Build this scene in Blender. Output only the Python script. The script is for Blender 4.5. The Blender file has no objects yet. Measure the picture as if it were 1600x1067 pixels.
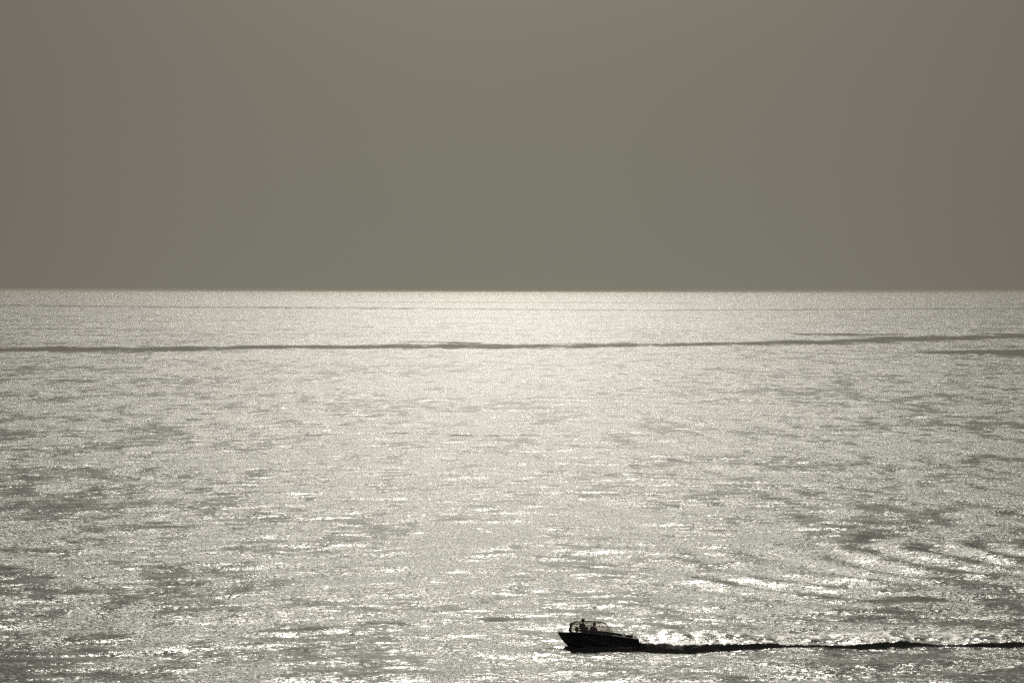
import bpy, bmesh, math, random
import numpy as np
from mathutils import Vector, Matrix

random.seed(4)
rng = np.random.default_rng(11)
scene = bpy.context.scene
C = scene.collection

# ------------------------------------------------------------------ camera
F_PX = 4444.0                      # focal length in pixels of the 1600 px wide photograph (100 mm lens)
CAM_H = 23.2                       # the photographer stands on a cliff about 23 m above the sea
R_E = 1e15                         # the sea is laid out flat
SEA_R = 40000.0
DIP = math.atan(CAM_H / SEA_R)
HORIZON_Y = 455.8
PITCH = math.atan((533.5 - HORIZON_Y) / F_PX) + DIP
ROLL = math.radians(0.10)

cam_data = bpy.data.cameras.new('camera')
cam = bpy.data.objects.new('camera', cam_data)
C.objects.link(cam)
cam_data.sensor_width = 36.0
cam_data.lens = F_PX / 1600.0 * 36.0
cam_data.clip_start = 0.5
cam_data.clip_end = 200000.0
cam.location = (0, 0, CAM_H)
cam.rotation_euler = (Matrix.Rotation(math.pi / 2 - PITCH, 3, 'X') @ Matrix.Rotation(ROLL, 3, 'Z')).to_euler()
scene.camera = cam
CAM_M = Matrix.Rotation(math.pi / 2 - PITCH, 3, 'X') @ Matrix.Rotation(ROLL, 3, 'Z')


def sea_point(px, py):
    """where the sight line through a point of the photograph meets the sea"""
    d = CAM_M @ Vector(((px - 800) / F_PX, (533.5 - py) / F_PX, -1.0))
    hor = math.hypot(d.x, d.y)
    tan = -d.z / hor
    r = CAM_H / tan
    return Vector((d.x / hor * r, d.y / hor * r, 0))


# ------------------------------------------------------------------ sun, sky, exposure
SUN_EL = math.radians(27.0)
SUN_AZ = math.radians(-0.3)        # measured from +Y (view direction) towards +X
sun_dir = Vector((math.sin(SUN_AZ) * math.cos(SUN_EL), math.cos(SUN_AZ) * math.cos(SUN_EL), math.sin(SUN_EL)))
sd = bpy.data.lights.new('sun', 'SUN')
sd.energy = 2.95
sd.angle = math.radians(0.55)
sd.color = (1.0, 0.958, 0.83)
sun = bpy.data.objects.new('sun', sd)
C.objects.link(sun)
sun.rotation_euler = (-sun_dir).to_track_quat('-Z', 'Y').to_euler()
sun.location = (0, 100, 200)

SKY_GAIN = 3.1
world = bpy.data.worlds.new('World')
scene.world = world
world.use_nodes = True
wn, wl = world.node_tree.nodes, world.node_tree.links
wn.clear()
w_out = wn.new('ShaderNodeOutputWorld')
w_bg = wn.new('ShaderNodeBackground')
w_sky = wn.new('ShaderNodeTexSky')
w_sky.sky_type = 'NISHITA'
w_sky.sun_disc = False
w_sky.sun_elevation = SUN_EL
w_sky.sun_rotation = SUN_AZ
w_sky.altitude = 0
w_sky.air_density = 1.0
w_sky.dust_density = 8.0
w_sky.ozone_density = 1.0
# high veil of thin overcast: a warm grey that is a little brighter round the sun
w_tc = wn.new('ShaderNodeTexCoord')
w_dot = wn.new('ShaderNodeVectorMath'); w_dot.operation = 'DOT_PRODUCT'
w_dot.inputs[1].default_value = sun_dir
wl.new(w_tc.outputs['Generated'], w_dot.inputs[0])
w_ramp = wn.new('ShaderNodeValToRGB')
w_ramp.color_ramp.interpolation = 'B_SPLINE'
cr = w_ramp.color_ramp
stops = [(0.0, (0.160, 0.152, 0.124)), (0.80, (0.195, 0.187, 0.150)), (0.86, (0.226, 0.214, 0.172)), (0.885, (0.220, 0.208, 0.168)),
         (0.91, (0.192, 0.184, 0.150)), (0.935, (0.165, 0.160, 0.135)), (0.955, (0.29, 0.272, 0.205)), (0.98, (0.74, 0.67, 0.50)), (1.0, (1.5, 1.38, 1.06))]
while len(cr.elements) < len(stops):
    cr.elements.new(0.5)
for e, (p, c) in zip(cr.elements, stops):
    e.position = p
    e.color = (*[v * SKY_GAIN for v in c], 1)
wl.new(w_dot.outputs['Value'], w_ramp.inputs['Fac'])
w_noise = wn.new('ShaderNodeTexNoise')
w_noise.inputs['Scale'].default_value = 5.0
w_noise.inputs['Detail'].default_value = 3.0
wl.new(w_tc.outputs['Generated'], w_noise.inputs['Vector'])
w_mr = wn.new('ShaderNodeMapRange')
w_mr.inputs['To Min'].default_value = 0.96
w_mr.inputs['To Max'].default_value = 1.04
wl.new(w_noise.outputs['Fac'], w_mr.inputs['Value'])
w_hsv = wn.new('ShaderNodeVectorMath'); w_hsv.operation = 'SCALE'
# lens vignetting painted into the sky colour: darker and faintly purple to either side
w_sep = wn.new('ShaderNodeSeparateXYZ')
wl.new(w_tc.outputs['Generated'], w_sep.inputs[0])
w_sq = wn.new('ShaderNodeMath'); w_sq.operation = 'MULTIPLY'
wl.new(w_sep.outputs['X'], w_sq.inputs[0]); wl.new(w_sep.outputs['X'], w_sq.inputs[1])
w_mn = wn.new('ShaderNodeMath'); w_mn.operation = 'MINIMUM'; w_mn.inputs[1].default_value = 0.035
wl.new(w_sq.outputs[0], w_mn.inputs[0])
w_fc = wn.new('ShaderNodeVectorMath'); w_fc.operation = 'MULTIPLY_ADD'
w_fc.inputs[1].default_value = (-6.2, -7.0, -5.6); w_fc.inputs[2].default_value = (1.0, 1.0, 1.0)
wl.new(w_mn.outputs[0], w_fc.inputs[0])
w_mul = wn.new('ShaderNodeVectorMath'); w_mul.operation = 'MULTIPLY'
wl.new(w_ramp.outputs['Color'], w_mul.inputs[0]); wl.new(w_fc.outputs[0], w_mul.inputs[1])
wl.new(w_mul.outputs[0], w_hsv.inputs[0])
wl.new(w_mr.outputs['Result'], w_hsv.inputs['Scale'])
w_scl = wn.new('ShaderNodeVectorMath'); w_scl.operation = 'SCALE'
w_scl.inputs['Scale'].default_value = 0.08
wl.new(w_sky.outputs['Color'], w_scl.inputs[0])
w_mix = wn.new('ShaderNodeMix'); w_mix.data_type = 'RGBA'
w_mix.inputs['Factor'].default_value = 0.94
wl.new(w_scl.outputs['Vector'], w_mix.inputs['A'])
wl.new(w_hsv.outputs['Vector'], w_mix.inputs['B'])
wl.new(w_mix.outputs['Result'], w_bg.inputs['Color'])
w_bg.inputs['Strength'].default_value = 1.0
wl.new(w_bg.outputs['Background'], w_out.inputs['Surface'])

scene.render.engine = 'CYCLES'
scene.cycles.use_denoising = False
scene.cycles.use_adaptive_sampling = False
scene.cycles.max_bounces = 5
scene.cycles.pixel_filter_type = 'BLACKMAN_HARRIS'
scene.cycles.filter_width = 1.5
scene.view_settings.view_transform = 'Standard'
scene.view_settings.look = 'None'
scene.view_settings.exposure = -1.6
scene.view_settings.gamma = 1.0


# ------------------------------------------------------------------ helpers
def tag(o, label=None, cat=None, group=None, kind=None):
    if label: o['label'] = label
    if cat: o['category'] = cat
    if group: o['group'] = group
    if kind: o['kind'] = kind


def mat_new(name):
    m = bpy.data.materials.new(name)
    m.use_nodes = True
    m.node_tree.nodes.clear()
    return m, m.node_tree.nodes, m.node_tree.links


def paint(name, col, rough=0.4, metal=0.0, coat=0.0, nscale=6.0, amount=0.25):
    """procedural paint / cloth / plastic: base colour mottled by noise, slight bump"""
    m, n, l = mat_new(name)
    out = n.new('ShaderNodeOutputMaterial')
    b = n.new('ShaderNodeBsdfPrincipled')
    tc = n.new('ShaderNodeTexCoord')
    t = n.new('ShaderNodeTexNoise')
    t.inputs['Scale'].default_value = nscale
    t.inputs['Detail'].default_value = 4
    mix = n.new('ShaderNodeMix'); mix.data_type = 'RGBA'
    mix.inputs['A'].default_value = (*[c * (1 - amount) for c in col], 1)
    mix.inputs['B'].default_value = (*[c * (1 + amount) for c in col], 1)
    l.new(tc.outputs['Object'], t.inputs['Vector'])
    l.new(t.outputs['Fac'], mix.inputs['Factor'])
    l.new(mix.outputs['Result'], b.inputs['Base Color'])
    b.inputs['Roughness'].default_value = rough
    b.inputs['Metallic'].default_value = metal
    b.inputs['Coat Weight'].default_value = coat
    l.new(b.outputs['BSDF'], out.inputs['Surface'])
    return m


def link_mesh(name, verts, faces, mat, parent=None, smooth=True):
    me = bpy.data.meshes.new(name)
    me.from_pydata([tuple(v) for v in verts], [], faces)
    me.update()
    o = bpy.data.objects.new(name, me)
    C.objects.link(o)
    if mat: me.materials.append(mat)
    if parent: o.parent = parent
    if smooth:
        me.polygons.foreach_set('use_smooth', [True] * len(me.polygons))
    return o


def link_bm(name, bm, mat, parent=None, smooth=True):
    bmesh.ops.recalc_face_normals(bm, faces=bm.faces)
    me = bpy.data.meshes.new(name)
    bm.to_mesh(me)
    bm.free()
    o = bpy.data.objects.new(name, me)
    C.objects.link(o)
    me.materials.append(mat)
    if parent: o.parent = parent
    if smooth:
        me.polygons.foreach_set('use_smooth', [True] * len(me.polygons))
    return o


def add_box(bm, c, s, bevel=0.0, rot=None):
    r = bmesh.ops.create_cube(bm, size=1.0)
    vs = r['verts']
    bmesh.ops.scale(bm, vec=s, verts=vs)
    if bevel:
        es = list({e for v in vs for e in v.link_edges})
        rb = bmesh.ops.bevel(bm, geom=es, offset=bevel, segments=2, affect='EDGES', profile=0.6)
        vs = list({v for f in rb['faces'] for v in f.verts} | {v for v in vs if v.is_valid})
    if rot is not None:
        bmesh.ops.rotate(bm, cent=(0, 0, 0), matrix=rot, verts=vs)
    bmesh.ops.translate(bm, vec=c, verts=vs)


def add_tube(bm, pts, rad, seg=8, closed=False):
    pts = [Vector(p) for p in pts]
    n = len(pts)
    rings = []
    up = Vector((0, 0, 1))
    for i, p in enumerate(pts):
        a = pts[(i - 1) % n] if closed or i > 0 else p
        b = pts[(i + 1) % n] if closed or i < n - 1 else p
        t = (b - a).normalized()
        x = t.cross(up)
        if x.length < 1e-3: x = t.cross(Vector((1, 0, 0)))
        x.normalize()
        y = t.cross(x)
        r = rad[i] if isinstance(rad, (list, tuple)) else rad
        rings.append([bm.verts.new(p + (x * math.cos(k * 2 * math.pi / seg) + y * math.sin(k * 2 * math.pi / seg)) * r) for k in range(seg)])
    m = n if closed else n - 1
    for i in range(m):
        A, B = rings[i], rings[(i + 1) % n]
        for k in range(seg):
            bm.faces.new((A[k], A[(k + 1) % seg], B[(k + 1) % seg], B[k]))
    if not closed:
        bm.faces.new(rings[0]); bm.faces.new(rings[-1][::-1])


def smoothstep(a, b, x):
    t = np.clip((x - a) / (b - a), 0, 1)
    return t * t * (3 - 2 * t)


# ------------------------------------------------------------------ boat placement (needed by the wake)
BOAT_L = 5.2
YAW = math.radians(5.0)
fwd = Vector((-math.cos(YAW), -math.sin(YAW), 0))       # the bow points left and a little towards us
side = Vector((math.sin(YAW), -math.cos(YAW), 0))       # towards the camera
stern = sea_point(995, 1010.5)


# ------------------------------------------------------------------ water
WSLOPE = 0.0075


def build_water():
    # rings (distance) and spokes (angle) of one polar sheet round the foot of the cliff
    r = [0.0, 40.0, 80.0, 110.0, 130.0]
    x = 140.0
    while x < SEA_R:
        r.append(x)
        if x < 162: s = 0.35
        elif x < 176: s = 0.16
        elif x < 188: s = 0.085
        elif x < 215: s = 0.17
        elif x < 3500: s = max(0.2, (x - 215) * 0.0026 + 0.2)
        else: s = 9 * (x / 3500) ** 1.6
        x += s
    r = np.array(r)
    fine = np.arange(-13.0, 13.001, 0.034)
    coarse_r = 13.0 + np.cumsum(np.linspace(0.2, 8.0, 60)); coarse_r = coarse_r[coarse_r < 180]
    ang = np.concatenate([-coarse_r[::-1], fine, coarse_r])
    ang = np.radians(ang)
    nr, na = len(r), len(ang)
    RR, AA = np.meshgrid(r, ang, indexing='ij')
    X = (RR * np.sin(AA)).ravel()
    Y = (RR * np.cos(AA)).ravel()
    Rf = RR.ravel()
    dr = np.gradient(r)
    spacing = np.maximum(np.repeat(dr, na), Rf * math.radians(0.034))
    Z = -Rf ** 2 / (2 * R_E)
    detail = (np.abs(AA.ravel()) < math.radians(13.2)) & (Rf > 135)

    # --- wind waves: sum of travelling sine components, crests roughly across the view
    W = np.zeros_like(Z)
    idx = np.nonzero(detail & (Rf < 3500))[0]
    xs, ys, sp = X[idx], Y[idx], spacing[idx]
    acc = np.zeros(len(idx), dtype=np.float64)
    K = 56
    for k in range(K):
        lam = 1.1 * (34.0 / 1.1) ** (k / (K - 1.0))
        th = math.radians(-94 + rng.normal(0, 46))
        slope = WSLOPE * (1.0 if lam < 8 else (8 / lam) ** 0.8)
        amp = slope * lam / (2 * math.pi) * math.sqrt(2)
        kk = 2 * math.pi / lam
        ph = rng.uniform(0, 6.283)
        fade = np.clip((lam / sp - 3.0) / 3.0, 0, 1)
        acc += amp * fade * np.sin(kk * (math.cos(th) * xs + math.sin(th) * ys) + ph)
    # the water right behind the boat is pressed flat
    W[idx] = acc

    # --- frame of the wake: s = metres behind the stern, q = metres towards the camera
    dx, dy = X - stern.x, Y - stern.y
    s = -(dx * fwd.x + dy * fwd.y)
    q = dx * side.x + dy * side.y
    near = (np.abs(q) < 70) & (s > -12) & (s < 110)
    sn, qn = s[near], q[near]
    hw = np.zeros(len(sn))
    # stern wave: a ridge with a steep face towards us, in lengths that swell and fade
    path = np.interp(sn, [-1, 0, 1, 2, 3.3, 6, 8, 9.5, 12.4, 15.5, 17.4, 19, 22, 24.5, 40, 60], [0.45, 0.5, 1.2, 1.95, 2.3, 1.8, 1.4, 1.15, 1.05, 0.95, 0.35, 0.6, 1.1, 1.5, 2.2, 3.0])
    path = path + 0.05 * np.sin(sn * 1.9 + 1)
    kn = np.array([-1.0, -0.2, 1.0, 3.0, 6.0, 8.0, 9.5, 12.0, 13.0, 15.5, 17.3, 18.3, 19.2, 21.3, 22.2, 24.5, 30, 40, 60])
    kh = np.array([0.0, 0.40, 0.41, 0.38, 0.32, 0.25, 0.17, 0.13, 0.15, 0.27, 0.34, 0.20, 0.10, 0.10, 0.20, 0.27, 0.20, 0.10, 0.0])
    ridge = np.interp(sn, kn, kh) * (1 + 0.12 * np.sin(sn * 3.1) * np.sin(sn * 1.3 + 2))
    u = qn - path                                        # > 0 on our side of the crest
    face = 0.17 + 0.36 * np.clip(ridge, 0, 1)
    prof = np.where(u > 0, 1 - smoothstep(0, 1, u / face), 1 - smoothstep(3.2, 7.5, -u))
    lip = np.exp(-(u / 0.35) ** 2) * (0.05 * np.sin(sn * 9.3 + 2 * np.sin(sn * 2.1)) + 0.05 * np.sin(sn * 16.7 + 1.5 * np.sin(sn * 3.7)))
    hw += ridge * (prof + lip) * (sn > -1.0)
    # the churned water behind the ridge stands higher still and leans towards us
    hw += 0.27 * smoothstep(-0.2, 3.2, -u) * (1 - smoothstep(3.2, 7.5, -u)) * smoothstep(0.3, 2.5, sn) * np.exp(-np.clip(sn, 0, None) / 34)
    hw -= 0.10 * np.exp(-((u - 1.0) / 0.5) ** 2) * np.interp(sn, kn, kh) / 0.4
    # chop thrown up between the ridges
    turb = np.exp(-((qn + 2.5 + 0.06 * sn) / (2.4 + 0.10 * sn)) ** 2) * smoothstep(0.5, 4, sn) * (1 - smoothstep(30, 60, sn))
    tn = np.zeros(len(sn))
    for k in range(26):
        lam = rng.uniform(0.45, 1.9); th = math.pi / 2 + rng.normal(0, 0.8)
        tn += np.sin((math.cos(th) * sn + math.sin(th) * qn) * 2 * math.pi / lam + rng.uniform(0, 6.28)) * lam * 0.011
    hw += turb * tn * 0.7
    # the mound of the rooster tail
    hw += 0.34 * np.exp(-((sn - 2.6) / 1.1) ** 2 - ((qn + 2.6) / 1.1) ** 2)
    hw += 0.16 * np.exp(-((sn - 4.6) / 1.3) ** 2 - ((qn + 3.4) / 1.0) ** 2)
    # bow wave along our side of the hull and its feather ahead of the stem
    hw += 0.14 * np.exp(-((qn - 1.35) / 0.35) ** 2) * smoothstep(-4.6, -3.6, sn) * (1 - smoothstep(-1.5, 0.5, sn))
    hw += 0.10 * np.exp(-((qn - 0.6 - 0.35 * (sn + 4.0)) / 0.4) ** 2) * smoothstep(-7.0, -4.6, sn) * (1 - smoothstep(-4.4, -3.6, sn))
    # older waves of the wake rolling away behind: short curved crests in echelon
    W[near] += hw

    cc = Vector((70.5, 255.6, 0))
    rho = np.hypot(X - cc.x, Y - cc.y)
    m = (rho < 110) & (Rf < 400)
    env = np.zeros(int(m.sum()))
    for px, py, sx, sy, w in ((1440, 866, 7, 20, 1.0), (1545, 868, 5, 20, 0.9), (1350, 892, 7, 14, 0.8), (1225, 915, 7, 12, 0.8), (1230, 880, 9, 16, 0.35)):
        P = sea_point(px, py)
        env = np.maximum(env, w * np.exp(-((X[m] - P.x) / sx) ** 2 - ((Y[m] - P.y) / sy) ** 2))
    rm = rho[m] + 0.5 * np.sin(Y[m] * 0.21) + 0.3 * np.sin(X[m] * 0.5 + 1)
    W[m] += 0.19 * env * np.sin(2 * math.pi * rm / 5.6)

    Z = Z + W
    co = np.empty((nr * na, 3), dtype=np.float32)
    co[:, 0], co[:, 1], co[:, 2] = X, Y, Z

    # --- slicks: ribbons of calm water lying across the bay (attribute 0..1)
    slick = np.zeros(nr * na)

    def ribbon(pts, wt=1.0):
        """pts: (x, y, half thickness) read off the photograph, laid out on the sea as distances per bearing"""
        b_, r0, r1 = [], [], []
        for px, py, ht in pts:
            P = sea_point(px, py); b_.append(math.atan2(P.x, P.y))
            r0.append(sea_point(px, py + ht).length); r1.append(sea_point(px, py - ht).length)
        A = AA.ravel()
        lo, hi = np.interp(A, b_, r0), np.interp(A, b_, r1)
        mid, half = (lo + hi) / 2, np.maximum((hi - lo) / 2, 1e-3)
        wob = 0.15 * np.sin(A * 173) + 0.15 * np.sin(A * 411 + 1)
        t = np.abs(Rf - mid) / half + wob * 0.5
        v = wt * (1 - smoothstep(0.1, 1.5, t))
        ends = smoothstep(b_[0] - 0.002, b_[0] + 0.004, A) * (1 - smoothstep(b_[-1] - 0.004, b_[-1] + 0.002, A))
        if pts[0][0] < 0: ends = ends * 0 + (1 - smoothstep(b_[-1] - 0.004, b_[-1] + 0.002, A))
        if pts[-1][0] > 1600: ends = smoothstep(b_[0] - 0.002, b_[0] + 0.004, A) if pts[0][0] >= 0 else ends * 0 + 1
        np.maximum(slick, v * ends, out=slick)

    ribbon([(-300, 547, 5), (0, 546, 5.5), (200, 546, 6), (400, 543, 4), (560, 542, 4), (700, 541.5, 4.8), (830, 541.5, 4.5),
            (950, 539, 4), (1100, 538, 3), (1200, 536.5, 4), (1300, 535, 4.5), (1400, 531, 7), (1500, 528, 6), (1600, 524, 4), (1900, 522, 4)])
    ribbon([(1430, 550, 1.0), (1500, 550.5, 4), (1600, 551, 5.5), (1900, 553, 6)])
    ribbon([(-300, 476, 1.5), (0, 477, 1.8), (250, 480, 2.0), (500, 481, 2.4), (750, 483, 1.6), (1000, 485, 1.2), (1250, 484, 1.5), (1600, 482, 1.2), (1900, 482, 1)], 0.6)
    ribbon([(540, 472, 0.6), (800, 472.5, 1.0), (1100, 473, 0.6)], 0.6)
    ribbon([(1230, 522, 1.0), (1330, 523, 1.8), (1420, 523, 1.0)])
    ribbon([(620, 533, 1.0), (700, 535, 1.6), (760, 536, 1.0)])
    ribbon([(500, 510, 0.7), (540, 510.5, 1.0), (600, 511, .7)], 0.5)
    ribbon([(530, 650, 1.5), (575, 649, 3.5), (615, 646, 2.0)], 0.5)
    ribbon([(330, 683, 1.2), (500, 679, 2.2), (600, 676, 1.5), (760, 680, 1.2), (830, 679, 1)], 0.5)
    ribbon([(440, 968, 1.5), (560, 962, 4), (640, 954, 2)], 0.6)
    ribbon([(380, 985, 3), (520, 981, 5), (700, 971, 6), (830, 966, 4)], 0.6)
    ribbon([(-100, 1010, 6), (100, 1022, 7), (250, 1018, 6), (420, 1003, 4)], 0.55)
    ribbon([(1180, 936, 3), (1350, 938, 6), (1500, 935, 8), (1750, 930, 9)], 0.55)
    ribbon([(1280, 957, 3), (1400, 953, 7), (1750, 950, 10)], 0.5)

    # water pressed smooth along our side of the hull and just ahead of the stem
    hs = smoothstep(-5.0, -4.2, sn) * (1 - smoothstep(-0.6, 0.6, sn)) * smoothstep(0.2, 0.6, qn) * (1 - smoothstep(1.8, 3.3 + 0.25 * np.minimum(0, sn + 4) , qn))
    hs = np.maximum(hs, np.exp(-((qn - 0.9 - 0.1 * (sn + 4.5)) / 0.5) ** 2) * smoothstep(-6.6, -5.6, sn) * (1 - smoothstep(-4.4, -3.8, sn)))
    sl_near = slick[near]; slick[near] = np.maximum(sl_near, 1.15 * hs)

    # --- foam left by the boat
    foam = np.zeros(nr * na)
    fz = np.exp(-((qn + 2.2 + 0.10 * sn) / (1.7 + 0.10 * sn)) ** 2) * smoothstep(0.0, 1.2, sn) * (1 - smoothstep(12, 60, sn))
    fz = np.maximum(fz, 0.8 * np.exp(-((u + 0.55) / 0.4) ** 2) * smoothstep(-0.5, 0.5, sn) * (1 - smoothstep(25, 60, sn)))
    fz = np.maximum(fz, 0.75 * np.exp(-((qn - 1.30) / 0.14) ** 2) * smoothstep(-3.2, -2.0, sn) * (1 - smoothstep(-0.3, 0.8, sn)))
    fz = np.maximum(fz, 0.42 * np.exp(-((u - 0.05) / 0.3) ** 2) * smoothstep(0.0, 0.6, sn) * (1 - smoothstep(4, 8, sn)))
    foam[near] = fz

    i = np.arange(nr - 1)[:, None] * na + np.arange(na - 1)[None, :]
    i = i.ravel()
    quads = np.stack([i, i + na, i + na + 1, i + 1], axis=1).astype(np.int32)
    quads = quads[:, ::-1]
    me = bpy.data.meshes.new('water')
    me.vertices.add(len(co)); me.vertices.foreach_set('co', co.ravel())
    nq = len(quads)
    me.loops.add(nq * 4); me.loops.foreach_set('vertex_index', np.ascontiguousarray(quads).ravel())
    me.polygons.add(nq)
    me.polygons.foreach_set('loop_start', np.arange(nq, dtype=np.int32) * 4)
    me.update(calc_edges=True)
    me.polygons.foreach_set('use_smooth', np.ones(nq, dtype=bool))
    for nm, arr in (('slick', slick), ('foam', foam)):
        at = me.attributes.new(nm, 'FLOAT', 'POINT')
        at.data.foreach_set('value', arr.astype(np.float32))
    if me.polygons[0].normal.z < 0:
        me.flip_normals()
    o = bpy.data.objects.new('water', me)
    C.objects.link(o)
    tag(o, 'silvery sea glittering in the sun, crossed by calm slicks and a boat wake', 'sea', kind='structure')
    return o


def water_material():
    m, n, l = mat_new('sea_water')
    out = n.new('ShaderNodeOutputMaterial')
    geo = n.new('ShaderNodeNewGeometry')

    def val(op, a, b=None, clamp=False):
        x = n.new('ShaderNodeMath'); x.operation = op; x.use_clamp = clamp
        for i, v in enumerate((a, b)):
            if v is None: continue
            if isinstance(v, (int, float)): x.inputs[i].default_value = v
            else: l.new(v, x.inputs[i])
        return x.outputs[0]

    def vec(op, a, b=None, scale=None):
        x = n.new('ShaderNodeVectorMath'); x.operation = op
        for i, v in enumerate((a, b)):
            if v is None: continue
            if isinstance(v, tuple): x.inputs[i].default_value = v
            else: l.new(v, x.inputs[i])
        if scale is not None:
            if isinstance(scale, (int, float)): x.inputs['Scale'].default_value = scale
            else: l.new(scale, x.inputs['Scale'])
        return x.outputs[0]

    def noise(scale, detail=2.0, stretch=(1, 1, 1), off=(0, 0, 0), rough=0.5, col=False, dist=0.0):
        p = vec('MULTIPLY', geo.outputs['Position'], tuple(stretch))
        p = vec('ADD', p, tuple(off))
        t = n.new('ShaderNodeTexNoise')
        t.inputs['Scale'].default_value = scale
        t.inputs['Detail'].default_value = detail
        t.inputs['Roughness'].default_value = rough
        t.inputs['Distortion'].default_value = dist
        l.new(p, t.inputs['Vector'])
        return t.outputs['Color' if col else 'Fac']

    def rng_(x, a, b, c, d):
        t = n.new('ShaderNodeMapRange'); t.interpolation_type = 'SMOOTHSTEP'
        for k, v in zip(('From Min', 'From Max', 'To Min', 'To Max'), (a, b, c, d)): t.inputs[k].default_value = v
        l.new(x, t.inputs['Value'])
        return t.outputs['Result']

    slick = n.new('ShaderNodeAttribute'); slick.attribute_name = 'slick'
    foam = n.new('ShaderNodeAttribute'); foam.attribute_name = 'foam'

    # ripples: fields of surface slope at several sizes (metres)
    flat = (1, 1, 0)
    s1 = vec('SUBTRACT', noise(12.0, 1.5, (1.15, 0.85, 1), col=True), (0.5, 0.5, 0.5))
    s2 = vec('SUBTRACT', noise(3.6, 2.0, (0.9, 0.9, 1), (31, 7, 0), col=True), (0.5, 0.5, 0.5))
    s3 = vec('SUBTRACT', noise(0.50, 2.0, (0.9, 0.9, 1), (3, 71, 0), col=True), (0.5, 0.5, 0.5))
    # wind on the water: cat's paws
    g1 = noise(0.085, 5.0, (1.1, 0.34, 1), (11, 5, 0), 0.68, dist=0.6)
    g2 = noise(0.27, 4.0, (0.9, 0.42, 1), (1, 55, 0), 0.6)
    g3 = noise(0.018, 4.0, (1.0, 0.55, 1), (8, 2, 0), 0.5)
    g4 = noise(1.1, 2.0, (0.8, 0.8, 1), (61, 15, 0), 0.6)
    g5 = noise(0.0045, 4.0, (0.7, 0.8, 1), (4, 2, 0), 0.65)
    g = val('ADD', val('ADD', val('MULTIPLY', g1, 0.33), val('MULTIPLY', g2, 0.32)), val('MULTIPLY', g3, 0.15))
    g = val('ADD', g, val('MULTIPLY', g4, 0.14))
    g = val('ADD', g, val('MULTIPLY', g5, 0.06))
    # the cliff shelters the water close in, more so to the left
    sep = n.new('ShaderNodeSeparateXYZ'); l.new(geo.outputs['Position'], sep.inputs[0])
    lee = rng_(val('ADD', sep.outputs['Y'], val('MULTIPLY', sep.outputs['X'], 0.35)), 152.0, 235.0, 0.03, 0.0)
    g = val('SUBTRACT', g, lee)
    gust = rng_(g, 0.452, 0.535, 0.0, 1.0)
    brk = val('ADD', val('MULTIPLY', noise(0.045, 4.0, (1.0, 0.35, 1), (77, 5, 0), 0.65), 0.6), val('MULTIPLY', noise(0.4, 3.0, (0.8, 0.5, 1), (7, 25, 0), 0.6), 0.4))
    edge = val('ADD', slick.outputs['Fac'], val('MULTIPLY', val('SUBTRACT', brk, 0.5), 4.2))
    calm = val('MULTIPLY', rng_(edge, 0.20, 0.95, 0.0, 0.92), rng_(slick.outputs['Fac'], 0.02, 0.6, 0, 1))
    wind = val('MULTIPLY', gust, val('SUBTRACT', 1.0, calm))

    amp = val('ADD', val('MULTIPLY', wind, 0.66), 0.32)
    amp = val('MULTIPLY', amp, val('SUBTRACT', 1.0, val('MULTIPLY', calm, 0.6)))
    sl = vec('SCALE', s1, scale=AMP1)
    sl = vec('ADD', sl, vec('SCALE', s2, scale=AMP2))
    sl = vec('SCALE', sl, scale=amp)
    sl = vec('ADD', sl, vec('SCALE', s3, scale=AMP3))
    sl = vec('MULTIPLY', sl, (2.05, 1.0, 0.0))
    nrm = vec('NORMALIZE', vec('ADD', geo.outputs['Normal'], sl))

    rough = val('ADD', val('MULTIPLY', wind, R_WIND), val('MULTIPLY', val('SUBTRACT', 1.0, val('MULTIPLY', calm, 0.5)), R_CALM))
    b = n.new('ShaderNodeBsdfPrincipled')
    b.inputs['Base Color'].default_value = (0.045, 0.052, 0.052, 1)
    b.inputs['IOR'].default_value = 1.333
    l.new(rough, b.inputs['Roughness'])
    l.new(nrm, b.inputs['Normal'])

    # foam: broken lace of bubbles
    lace = noise(2.0, 4.0, (0.35, 1.0, 1), (5, 9, 0), 0.65, dist=0.8)
    fm = val('ADD', foam.outputs['Fac'], val('MULTIPLY', val('SUBTRACT', lace, 0.5), 2.2))
    fm = val('MULTIPLY', rng_(fm, 0.25, 0.9, 0, 1), rng_(foam.outputs['Fac'], 0.02, 0.2, 0, 1))
    fb = n.new('ShaderNodeBsdfPrincipled')
    fb.inputs['Base Color'].default_value = (0.75, 0.75, 0.73, 1)
    fb.inputs['IOR'].default_value = 1.48
    fb.inputs['Roughness'].default_value = 0.43
    l.new(vec('NORMALIZE', vec('ADD', geo.outputs['Normal'], vec('SCALE', sl, scale=0.75))), fb.inputs['Normal'])
    mx = n.new('ShaderNodeMixShader')
    l.new(val('MULTIPLY', fm, 0.8), mx.inputs[0])
    l.new(b.outputs[0], mx.inputs[1]); l.new(fb.outputs[0], mx.inputs[2])
    l.new(mx.outputs[0], out.inputs['Surface'])
    return m


AMP1, AMP2, AMP3 = 1.25, 1.1, 0.22
R_WIND, R_CALM = 0.105, 0.24
water = build_water()
water.data.materials.append(water_material())


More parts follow.
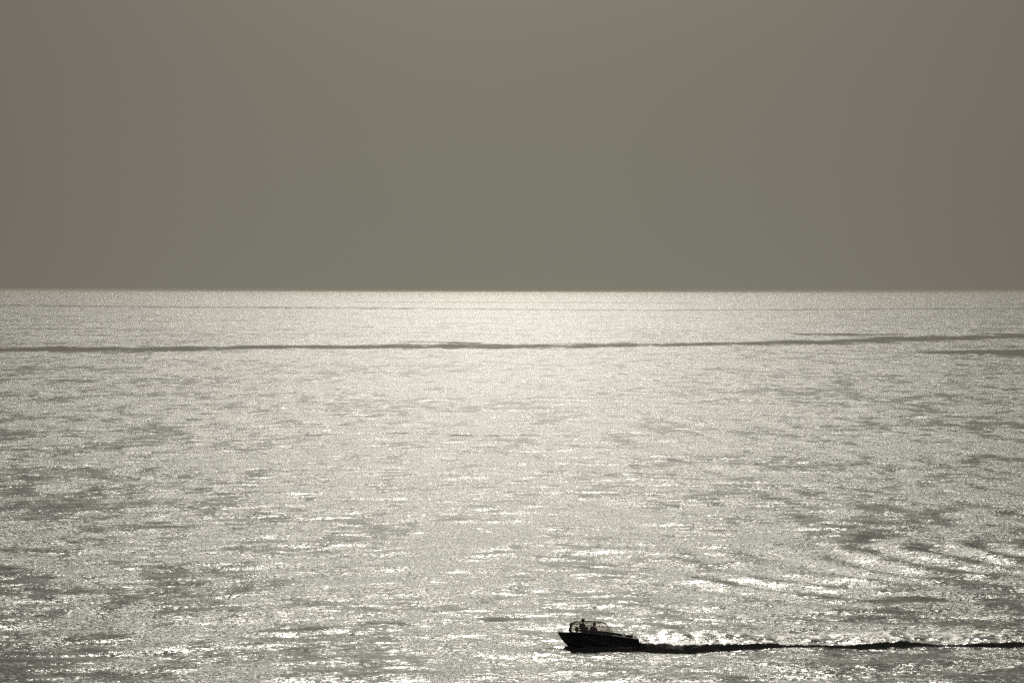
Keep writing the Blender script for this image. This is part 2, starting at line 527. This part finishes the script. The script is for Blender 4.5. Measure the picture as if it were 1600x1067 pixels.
# ------------------------------------------------------------------ boat
M_hull = paint('dark_blue_gelcoat', (0.012, 0.016, 0.030), 0.30, coat=0.3, nscale=3)
M_deck = paint('grey_deck_gelcoat', (0.16, 0.165, 0.17), 0.35, nscale=8, amount=0.15)
M_floor = paint('cockpit_liner', (0.06, 0.06, 0.065), 0.6, nscale=12)
M_trim = paint('black_rubber_trim', (0.015, 0.015, 0.016), 0.5)
M_metal = paint('dull_metal', (0.20, 0.20, 0.20), 0.35, metal=0.9)
M_stripe = paint('grey_stripe', (0.10, 0.11, 0.12), 0.4)
M_vinyl = paint('dark_vinyl', (0.035, 0.035, 0.04), 0.45, nscale=10)


def glass_mat():
    m, n, l = mat_new('smoked_windscreen_glass')
    out = n.new('ShaderNodeOutputMaterial')
    tr = n.new('ShaderNodeBsdfTransparent'); tr.inputs['Color'].default_value = (0.86, 0.85, 0.84, 1)
    gl = n.new('ShaderNodeBsdfGlossy'); gl.inputs['Roughness'].default_value = 0.08
    fr = n.new('ShaderNodeFresnel'); fr.inputs['IOR'].default_value = 1.45
    t = n.new('ShaderNodeTexNoise'); t.inputs['Scale'].default_value = 5
    ad = n.new('ShaderNodeMath'); ad.operation = 'MULTIPLY_ADD'
    ad.inputs[1].default_value = 0.035
    l.new(t.outputs['Fac'], ad.inputs[0]); l.new(fr.outputs[0], ad.inputs[2])
    mx = n.new('ShaderNodeMixShader')
    l.new(ad.outputs[0], mx.inputs[0]); l.new(tr.outputs[0], mx.inputs[1]); l.new(gl.outputs[0], mx.inputs[2])
    l.new(mx.outputs[0], out.inputs['Surface'])
    return m


M_glass = glass_mat()
boat = bpy.data.objects.new('motorboat', None)
C.objects.link(boat)
TRIM = math.radians(4.0)
boat.matrix_world = Matrix.Translation(stern) @ Matrix.Rotation(math.pi + YAW, 4, 'Z') @ Matrix.Rotation(-TRIM, 4, 'Y')
tag(boat, 'small dark open speedboat with wraparound windscreen running left across the sea', 'boat')

xs_ = [0.0, 0.7, 1.5, 2.3, 3.0, 3.6, 4.1, 4.5, 4.8, 5.02, 5.2]
sheer_y = lambda x: np.interp(x, xs_, [0.93, 0.98, 1.02, 1.03, 1.00, 0.90, 0.72, 0.50, 0.31, 0.16, 0.03])
sheer_z = lambda x: np.interp(x, xs_, [0.60, 0.67, 0.75, 0.80, 0.81, 0.80, 0.77, 0.73, 0.69, 0.655, 0.62])
chine_y = lambda x: np.interp(x, xs_, [0.82, 0.84, 0.86, 0.84, 0.77, 0.64, 0.46, 0.27, 0.13, 0.05, 0.012])
chine_z = lambda x: np.interp(x, xs_, [-0.12, -0.12, -0.11, -0.09, -0.06, -0.01, 0.05, 0.13, 0.26, 0.42, 0.575])
keel_z = lambda x: np.interp(x, xs_, [-0.32, -0.32, -0.33, -0.34, -0.36, -0.38, -0.37, -0.23, 0.05, 0.29, 0.56])
N_ST = 45
stx = np.linspace(0, 5.2, N_ST)


def hull_section(x):
    """points from the keel out to the sheer on the +y side"""
    ky, cy, sy = 0.0, float(chine_y(x)), float(sheer_y(x))
    kz, cz, sz = float(keel_z(x)), float(chine_z(x)), float(sheer_z(x))
    p = [(0, kz), (cy * 0.5, kz + (cz - kz) * 0.52), (cy, cz), (cy + 0.025, cz + 0.012)]
    flare = 0.25 + 0.5 * min(1, max(0, (x - 2.5) / 2.5))
    for t in (0.25, 0.5, 0.75, 0.94):
        p.append((cy + 0.025 + (sy - cy - 0.025) * (t * (1 - flare) + t * t * flare), cz + 0.012 + (sz - cz - 0.012) * t))
    p.append((sy, sz))
    return p


def build_hull():
    bm = bmesh.new()
    rows = []
    for x in stx:
        sec = hull_section(x)
        full = [(-y, z) for y, z in sec[::-1]] + sec[1:]
        rows.append([bm.verts.new((x, y, z)) for y, z in full])
    for a, b in zip(rows, rows[1:]):
        for i in range(len(a) - 1):
            bm.faces.new((a[i], a[i + 1], b[i + 1], b[i]))
    bm.faces.new(rows[0]); bm.faces.new(rows[-1][::-1])
    o = link_bm('hull', bm, M_hull, boat)
    for p in o.data.polygons:
        if len(p.vertices) > 6: p.use_smooth = False
    return o


hull = build_hull()


# side deck, foredeck and aft deck: one moulding with a cockpit opening
def deck_z(x, y):
    return float(sheer_z(x)) + 0.05 * (1 - (y / max(0.05, float(sheer_y(x)))) ** 2) * min(1, max(0, (x - 2.8) / 1.0)) + 0.012


def open_y(x):
    """half width of the cockpit opening"""
    if x < 0.95 or x > 4.02: return 0.0
    w = float(sheer_y(x)) - 0.20
    if x > 3.5: w *= math.sqrt(max(0, 1 - ((x - 3.5) / 0.52) ** 2))
    return w


bm = bmesh.new()
for sgn in (1, -1):
    prev = None
    for x in np.concatenate([np.linspace(0, 0.949, 6), np.linspace(0.951, 4.02, 40), np.linspace(4.06, 5.19, 14)]):
        y0, y1 = open_y(x), float(sheer_y(x)) - 0.004
        row = [bm.verts.new((x, sgn * (y0 + (y1 - y0) * t), deck_z(x, y0 + (y1 - y0) * t))) for t in np.linspace(0, 1, 6)]
        if prev:
            for i in range(5):
                bm.faces.new((prev[i], prev[i + 1], row[i + 1], row[i]))
        prev = row
bmesh.ops.remove_doubles(bm, verts=bm.verts, dist=1e-4)
deck = link_bm('deck', bm, M_deck, boat)
sol = deck.modifiers.new('thick', 'SOLIDIFY'); sol.thickness = 0.03; sol.offset = -1

bm = bmesh.new()
for sgn in (1, -1):
    prev = None
    for x in np.linspace(0.951, 4.0, 36):
        y0 = open_y(x)
        row = [bm.verts.new((x, sgn * y0, deck_z(x, y0) - 0.025)), bm.verts.new((x, sgn * max(0, y0 - 0.03), 0.12)), bm.verts.new((x, 0, 0.12))]
        if prev:
            for i in range(2):
                bm.faces.new((prev[i], prev[i + 1], row[i + 1], row[i]))
        prev = row
link_bm('cockpit_liner', bm, M_floor, boat, smooth=False)

# rub rail round the sheer
bm = bmesh.new()
for sgn in (1, -1):
    add_tube(bm, [(x, sgn * (float(sheer_y(x)) + 0.008), float(sheer_z(x)) - 0.01) for x in np.linspace(0.01, 5.2, 40)], 0.024, 6)
link_bm('rub_rail', bm, M_trim, boat)

# a pale moulded line that sweeps down the topsides
for sgn in (1, -1):
    bm = bmesh.new()
    pts = []
    for t in np.linspace(0, 1, 30):
        x = 3.9 - 3.6 * t
        f = 0.80 - 0.72 * (t ** 0.7)
        sec = hull_section(x)
        zz = sec[3][1] + (sec[-1][1] - sec[3][1]) * f
        yy = np.interp(zz, [p[1] for p in sec[3:]], [p[0] for p in sec[3:]])
        pts.append((x, sgn * (yy + 0.006), zz))
    add_tube(bm, pts, [0.008 + 0.016 * math.sin(math.pi * min(1, i / 29 * 1.0)) for i in range(30)], 6)
    link_bm('side_moulding', bm, M_stripe, boat)
for sgn in (1, -1):
    bm = bmesh.new()
    add_tube(bm, [(x, sgn * (float(chine_y(x)) + 0.02), float(chine_z(x)) + 0.0) for x in np.linspace(0.05, 4.7, 30)], 0.018, 6)
    link_bm('spray_rail', bm, M_stripe, boat)

# windscreen: wraps round the bow end of the cockpit and sweeps down aft
WX0, WX1 = 1.76, 4.54


def ws_base(t):
    """t -1..1 round the U"""
    a = abs(t); s = 1 if t >= 0 else -1
    if a > 0.42:
        u = (a - 0.42) / 0.58
        x = 3.25 + (WX0 - 3.25) * u; y = 0.80 + 0.05 * u
    else:
        ph = a / 0.42 * math.pi / 2
        x = 3.25 + (WX1 - 3.25) * math.cos(ph) ** 0.9; y = 0.80 * math.sin(ph) ** 0.8
    y = min(y, float(sheer_y(x)) - 0.08)
    return Vector((x, s * y, deck_z(x, y) - 0.005))


ws_h = lambda x: float(np.interp(x, [1.76, 1.768, 1.80, 1.90, 2.07, 2.32, 2.7, 3.3, 3.9, 4.3, 4.54], [0.0, 0.20, 0.34, 0.46, 0.555, 0.61, 0.63, 0.62, 0.58, 0.54, 0.50]))
ts = np.linspace(-1, 1, 81)
WB, WT = [], []
for t in ts:
    b_ = ws_base(t); h = ws_h(b_.x)
    top = Vector((b_.x - 0.07 * h * max(0, 1 - abs(t) / 0.42) / 0.5 if abs(t) < 0.42 else b_.x, b_.y * (1 - 0.30 * h), b_.z + max(h, 0.004)))
    WB.append(b_); WT.append(top)
bm = bmesh.new()
prev = None
for b_, t_ in zip(WB, WT):
    row = []
    for k in np.linspace(0, 1, 6):
        p = b_.lerp(t_, k)
        row.append(bm.verts.new(p))
    if prev:
        for i in range(5): bm.faces.new((prev[i], prev[i + 1], row[i + 1], row[i]))
    prev = row
glass = link_bm('windscreen', bm, M_glass, boat)
sg = glass.modifiers.new('thick', 'SOLIDIFY'); sg.thickness = 0.006; sg.offset = 0
bm = bmesh.new()
add_tube(bm, WT, 0.015, 8)
for tt in (-0.32, 0.32):
    i = int((tt + 1) * 40)
    add_tube(bm, [WB[i], WT[i]], 0.007, 6)
link_bm('windscreen_frame', bm, M_trim, glass)
bm = bmesh.new()
add_tube(bm, WB, 0.010, 6)
link_bm('windscreen_gasket', bm, M_metal, glass)

# engine hatch, swim platform, stern drive
bm = bmesh.new()
add_box(bm, (0.62, 0, 0.76), (0.52, 1.1, 0.13), 0.04)
hatch = link_bm('engine_hatch', bm, M_vinyl, boat)
bm = bmesh.new()
add_box(bm, (-0.14, 0, 0.16), (0.28, 1.3, 0.05), 0.02)
link_bm('swim_platform', bm, M_hull, boat)
bm = bmesh.new()
add_box(bm, (-0.22, 0, -0.10), (0.30, 0.22, 0.34), 0.05)
add_box(bm, (-0.28, 0, -0.42), (0.22, 0.07, 0.40), 0.025)
add_tube(bm, [(-0.46, 0, -0.55), (-0.40, 0, -0.55), (-0.20, 0, -0.55), (-0.08, 0, -0.55)], [0.03, 0.06, 0.06, 0.02], 10)
link_bm('stern_drive', bm, M_trim, boat)
for sgn in (1, -1):
    bm = bmesh.new()
    add_tube(bm, [(0.25, sgn * 0.84, 0.685), (0.25, sgn * 0.84, 0.72)], 0.012, 6)
    add_tube(bm, [(0.16, sgn * 0.84, 0.725), (0.34, sgn * 0.84, 0.725)], 0.012, 6)
    link_bm('cleat', bm, M_metal, boat)
bm = bmesh.new()
add_tube(bm, [(4.92, 0, 0.70), (4.92, 0, 0.745)], 0.012, 6)
add_tube(bm, [(4.83, 0, 0.75), (5.01, 0, 0.75)], 0.012, 6)
link_bm('bow_cleat', bm, M_metal, boat)

# helm console, wheel, seats
bm = bmesh.new()
add_box(bm, (4.02, -0.10, 0.62), (0.20, 0.50, 0.62), 0.05)
add_box(bm, (4.02, -0.10, 1.00), (0.16, 0.34, 0.20), 0.05, None)
link_bm('helm_console', bm, M_vinyl, boat)
bm = bmesh.new()
wc = Vector((3.92, -0.22, 0.93)); tilt = Matrix.Rotation(math.radians(-62), 3, 'Y')
add_tube(bm, [wc + tilt @ Vector((0.17 * math.cos(a), 0.17 * math.sin(a), 0)) for a in np.linspace(0, 2 * math.pi, 21)[:-1]], 0.015, 8, closed=True)
for a in (math.pi / 2, math.pi * 7 / 6, math.pi * 11 / 6):
    add_tube(bm, [wc, wc + tilt @ Vector((0.165 * math.cos(a), 0.165 * math.sin(a), 0))], 0.010, 6)
add_tube(bm, [wc, wc + Vector((0.17, 0, -0.05))], 0.022, 8)
link_bm('steering_wheel', bm, M_trim, boat)


def seat(x, y, z, rz):
    bm = bmesh.new()
    R = Matrix.Rotation(rz, 3, 'Z')
    add_box(bm, R @ Vector((0.08, 0, 0)), (0.50, 0.50, 0.13), 0.04, R)
    add_box(bm, R @ Vector((-0.19, 0, 0.25)), (0.11, 0.48, 0.46), 0.04, R)
    add_box(bm, R @ Vector((0.05, 0, -(z - 0.12) / 2 - 0.05)), (0.30, 0.34, z - 0.16), 0.02, R)
    o = link_bm('seat', bm, M_vinyl, boat)
    o.location = (x, y, z)
    return o


# ------------------------------------------------------------------ people
M_skin = paint('skin', (0.30, 0.17, 0.11), 0.5, nscale=14, amount=0.08)
M_jkt1 = paint('dark_jacket_cloth', (0.030, 0.032, 0.040), 0.85, nscale=16)
M_jkt2 = paint('charcoal_jacket_cloth', (0.040, 0.038, 0.038), 0.85, nscale=16)
M_trs = paint('trouser_cloth', (0.03, 0.035, 0.05), 0.9, nscale=20)
M_cap = paint('black_cap_cloth', (0.012, 0.012, 0.014), 0.8, nscale=20)
M_hair = paint('dark_hair', (0.02, 0.014, 0.010), 0.6, nscale=40)
M_shoe = paint('shoe', (0.03, 0.03, 0.03), 0.6)
M_eye = paint('eye', (0.02, 0.015, 0.012), 0.2)


def skinned(name, nodes, edges, mat, parent, root=0, sub=2):
    me = bpy.data.meshes.new(name)
    me.from_pydata([n_[:3] for n_ in nodes], edges, [])
    o = bpy.data.objects.new(name, me)
    C.objects.link(o)
    sk = o.modifiers.new('skin', 'SKIN'); sk.use_smooth_shade = True
    if not me.skin_vertices:
        bpy.context.view_layer.objects.active = o
        bpy.ops.mesh.customdata_skin_add()
    for i, n_ in enumerate(nodes):
        rr = n_[3] if not isinstance(n_[3], tuple) else n_[3]
        me.skin_vertices[0].data[i].radius = rr if isinstance(rr, tuple) else (rr, rr)
        me.skin_vertices[0].data[i].use_root = (i == root)
    ss = o.modifiers.new('sub', 'SUBSURF'); ss.levels = sub; ss.render_levels = sub
    dg = bpy.context.evaluated_depsgraph_get()
    dg.update()
    new = bpy.data.meshes.new_from_object(o.evaluated_get(dg))
    o.modifiers.clear()
    o.data = new
    new.name = name
    new.materials.clear(); new.materials.append(mat)
    new.polygons.foreach_set('use_smooth', [True] * len(new.polygons))
    o.parent = parent
    return o


def ellipsoid_mesh(name, c, r, mat, parent, cut=None):
    bm = bmesh.new()
    bmesh.ops.create_uvsphere(bm, u_segments=20, v_segments=14, radius=1.0)
    bmesh.ops.scale(bm, vec=r, verts=bm.verts)
    if cut is not None:
        bmesh.ops.bisect_plane(bm, geom=bm.verts[:] + bm.edges[:] + bm.faces[:], plane_co=(0, 0, cut[0]), plane_no=cut[1], clear_outer=True)
    bmesh.ops.translate(bm, vec=c, verts=bm.verts)
    return bm


def person(loc, rz, jacket, label, cap, lean=0.0, grip=None):
    """seated figure, +x forward, hips at the origin"""
    root = bpy.data.objects.new('person', None)
    C.objects.link(root)
    root.matrix_world = boat.matrix_world @ Matrix.Translation(loc) @ Matrix.Rotation(rz, 4, 'Z')
    tag(root, label, 'person')
    L = lean
    nd = [(0, 0, 0.10, (0.15, 0.12)), (0.01 + L * .3, 0, 0.28, (0.14, 0.11)), (0.02 + L * .7, 0, 0.46, (0.17, 0.12)), (0.02 + L, 0, 0.58, (0.09, 0.08)),
          (0.03 + L, 0, 0.645, 0.055), (0.05 + L, 0, 0.70, 0.068), (0.055 + L, 0, 0.77, 0.088), (0.045 + L, 0, 0.845, 0.082), (0.04 + L, 0, 0.88, 0.05)]
    ed = [(i, i + 1) for i in range(8)]

    def chain(start, pts):
        p = start
        for q in pts:
            nd.append(q); ed.append((p, len(nd) - 1)); p = len(nd) - 1
        return p
    chain(6, [(0.148 + L, 0, 0.765, 0.014), (0.165 + L, 0, 0.752, 0.012)])                 # nose
    for sg_ in (1, -1):
        chain(6, [(0.04 + L, sg_ * 0.088, 0.775, 0.016), (0.03 + L, sg_ * 0.100, 0.785, 0.012)])   # ears
        g = grip[0 if sg_ > 0 else 1] if grip else (0.40, sg_ * 0.13, 0.16)
        sh = (0.02 + L, sg_ * 0.185, 0.545, 0.066)
        gx, gy, gz = g
        el = (0.5 * (sh[0] + gx) - 0.03, 0.5 * (sh[1] + gy) + sg_ * 0.07, 0.5 * (0.545 + gz) - 0.11, 0.044)
        d = (Vector(g) - Vector(el[:3])).normalized()
        wr = Vector(g) - d * 0.09
        w = chain(3, [(0.02 + L, sg_ * 0.10, 0.565, 0.07), sh, el, (*((Vector(el[:3]) + wr) / 2), 0.037), (*wr, 0.026), (*(wr + d * 0.05), (0.036, 0.018))])
        palm = wr + d * 0.085
        lat = Vector((0, 0, 1)).cross(d).normalized() if abs(d.z) < .9 else Vector((0, 1, 0))
        dn = d.cross(lat).normalized()
        if dn.z > 0: dn = -dn
        kn = chain(w, [(*palm, (0.036, 0.016))])
        for j, fl in enumerate((0.062, 0.072, 0.068, 0.052)):
            off = lat * (0.027 - 0.018 * j) * sg_
            chain(kn, [(*(palm + d * 0.018 + off), 0.009), (*(palm + d * (0.018 + fl * 0.45) + off + dn * 0.012), 0.0085), (*(palm + d * (0.016 + fl * 0.6) + off + dn * (0.012 + fl * 0.4)), 0.0075)])
        chain(w, [(*(wr + d * 0.055 - lat * sg_ * 0.040 * -1), 0.011), (*(wr + d * 0.085 + lat * sg_ * 0.055 + dn * 0.015), 0.010), (*(wr + d * 0.10 + lat * sg_ * 0.045 + dn * 0.035), 0.008)])
        chain(0, [(0.06, sg_ * 0.10, 0.07, 0.085), (0.26, sg_ * 0.12, 0.085, 0.076), (0.43, sg_ * 0.13, 0.07, 0.056), (0.42, sg_ * 0.13, -0.12, 0.052), (0.38, sg_ * 0.13, -0.31, 0.036), (0.40, sg_ * 0.13, -0.345, 0.036), (0.52, sg_ * 0.14, -0.365, (0.034, 0.022))])
    body = skinned('body', nd, ed, M_skin, root)
    # jacket
    nj = [(0, 0, 0.11, (0.23, 0.19)), (0.01 + L * .3, 0, 0.28, (0.22, 0.18)), (0.02 + L * .7, 0, 0.46, (0.22, 0.17)), (0.02 + L, 0, 0.575, (0.13, 0.115)), (0.025 + L, 0, 0.635, (0.075, 0.075))]
    ej = [(0, 1), (1, 2), (2, 3), (3, 4)]
    for sg_ in (1, -1):
        g = grip[0 if sg_ > 0 else 1] if grip else (0.40, sg_ * 0.13, 0.16)
        gx, gy, gz = g
        sh = Vector((0.02 + L, sg_ * 0.185, 0.545))
        el = Vector((0.5 * (sh.x + gx) - 0.03, 0.5 * (sh.y + gy) + sg_ * 0.07, 0.5 * (0.545 + gz) - 0.11))
        wr = Vector(g) - (Vector(g) - el).normalized() * 0.11
        b0 = len(nj)
        nj += [(0.02 + L, sg_ * 0.11, 0.555, 0.095), (*sh, 0.100), (*((sh + el) / 2), 0.092), (*el, 0.084), (*((wr + el) / 2), 0.070), (*wr, 0.046)]
        ej += [(2, b0)] + [(b0 + i, b0 + i + 1) for i in range(5)]
    skinned('jacket', nj, ej, jacket, root)
    nt = [(0.0, 0, 0.09, (0.17, 0.13))]; et = []
    for sg_ in (1, -1):
        b0 = len(nt)
        nt += [(0.06, sg_ * 0.10, 0.07, 0.10), (0.26, sg_ * 0.12, 0.085, 0.09), (0.44, sg_ * 0.13, 0.07, 0.070), (0.425, sg_ * 0.13, -0.12, 0.066), (0.39, sg_ * 0.13, -0.29, 0.055)]
        et += [(0, b0)] + [(b0 + i, b0 + i + 1) for i in range(4)]
    skinned('trousers', nt, et, M_trs, root)
    for sg_ in (1, -1):
        bm = ellipsoid_mesh('shoe', (0.45, sg_ * 0.135, -0.375), (0.145, 0.055, 0.055), None, None, (-0.035, (0, 0, -1)))
        link_bm('shoe', bm, M_shoe, root)
        bm = ellipsoid_mesh('eye', (0.130 + L, sg_ * 0.032, 0.788), (0.012, 0.014, 0.010), None, None)
        link_bm('eye', bm, M_eye, root)
    bm = ellipsoid_mesh('mouth', (0.132 + L, 0, 0.722), (0.012, 0.026, 0.008), None, None)
    link_bm('mouth', bm, paint('lips', (0.22, 0.09, 0.07), 0.5), root)
    if cap:
        bm = ellipsoid_mesh('cap', (0.045 + L, 0, 0.835), (0.118, 0.108, 0.105), None, None, (-0.01, (0, 0, -1)))
        # peak
        pv = []
        for a in np.linspace(-1.15, 1.15, 11):
            pv.append((bm.verts.new((0.045 + L + 0.11 * math.cos(a), 0.10 * math.sin(a), 0.832)), bm.verts.new((0.075 + L + 0.165 * math.cos(a * 0.9), 0.095 * math.sin(a), 0.815))))
        for (a0, b0), (a1, b1) in zip(pv, pv[1:]): bm.faces.new((a0, b0, b1, a1))
        o = link_bm('cap', bm, M_cap, root)
        sm = o.modifiers.new('thick', 'SOLIDIFY'); sm.thickness = 0.006
        bm = ellipsoid_mesh('hair', (0.022 + L, 0, 0.79), (0.098, 0.099, 0.09), None, None, (0.045, (0, 0, 1)))
        bmesh.ops.bisect_plane(bm, geom=bm.verts[:] + bm.edges[:] + bm.faces[:], plane_co=(0.05 + L, 0, 0), plane_no=(1, 0, 0), clear_outer=True)
        link_bm('hair', bm, M_hair, root)
    else:
        bm = ellipsoid_mesh('hair', (0.025 + L, 0, 0.815), (0.112, 0.110, 0.115), None, None)
        bmesh.ops.bisect_plane(bm, geom=bm.verts[:] + bm.edges[:] + bm.faces[:], plane_co=(0.09 + L, 0, 0.80), plane_no=(0.8, 0, -0.6), clear_outer=True)
        link_bm('hair', bm, M_hair, root)
    return root


S1 = Vector((3.52, -0.22, 0.66)); S2 = Vector((2.92, 0.26, 0.53))
seat(S1.x, S1.y, S1.z - 0.03, 0.0)
seat(S2.x, S2.y, S2.z - 0.03, 0.0)
person(S1 + Vector((0, 0, 0.02)), math.radians(24), M_jkt1, 'person in black cap and dark jacket at the wheel, head above the windscreen', True, 0.06,
       grip=[(0.42, -0.02, 0.27), (0.31, -0.29, 0.27)])
person(S2 + Vector((0, 0, 0.02)), math.radians(48), M_jkt2, 'bareheaded person in a dark jacket seated just behind the one with the cap', False, -0.02)

# ------------------------------------------------------------------ spray thrown up by the boat
M_spray, n_, l_ = mat_new('spray_droplet')
_o = n_.new('ShaderNodeOutputMaterial'); _b = n_.new('ShaderNodeBsdfPrincipled'); _t = n_.new('ShaderNodeTexNoise')
_b.inputs['Base Color'].default_value = (0.8, 0.8, 0.8, 1); _b.inputs['Roughness'].default_value = 0.15
_b.inputs['Transmission Weight'].default_value = 0.5; _b.inputs['IOR'].default_value = 1.333
l_.new(_b.outputs[0], _o.inputs['Surface'])
vs, fs = [], []
for k in range(1500):
    if k % 3 == 0:
        s_ = -3.6 + random.random() * 3.4; q_ = 1.15 + random.gauss(0, 0.12) + 0.05 * s_; z_ = abs(random.gauss(0, 0.07)) + 0.05
    else:
        s_ = 0.4 + random.expovariate(0.35); q_ = -1.6 - 0.12 * s_ + random.gauss(0, 0.8); z_ = abs(random.gauss(0, 0.13)) * math.exp(-s_ / 9) + 0.10
    P = stern - fwd * s_ + side * q_ + Vector((0, 0, z_))
    e_ = random.uniform(0.006, 0.020)
    b0 = len(vs)
    vs += [P + Vector(v) * e_ for v in ((1, 0, 0), (-1, 0, 0), (0, 1, 0), (0, -1, 0), (0, 0, 1), (0, 0, -1))]
    fs += [(b0 + i, b0 + j, b0 + k2) for i, j, k2 in ((0, 2, 4), (2, 1, 4), (1, 3, 4), (3, 0, 4), (2, 0, 5), (1, 2, 5), (3, 1, 5), (0, 3, 5))]
spray = link_mesh('spray', vs, fs, M_spray)
tag(spray, 'fine white spray thrown up along the hull and behind the stern of the boat', 'spray', kind='stuff')

# ------------------------------------------------------------------ sea haze
HAZE = 4.5e-5
if HAZE:
    bm = bmesh.new()
    add_box(bm, (0, 0, (24.6 - 1.6) / 2), (80400, 80400, 26.2))
    m, n_, l_ = mat_new('sea_haze')
    _o = n_.new('ShaderNodeOutputMaterial'); _v = n_.new('ShaderNodeVolumePrincipled')
    _v.inputs['Color'].default_value = (0.60, 0.60, 0.52, 1)
    _v.inputs['Absorption Color'].default_value = (1.0, 0.94, 0.55, 1)
    _v.inputs['Density'].default_value = HAZE
    _v.inputs['Anisotropy'].default_value = 0.35
    l_.new(_v.outputs[0], _o.inputs['Volume'])
    hz = link_bm('haze', bm, m, smooth=False)
    tag(hz, 'thin warm haze lying over the whole sea out to the horizon', 'haze', kind='stuff')
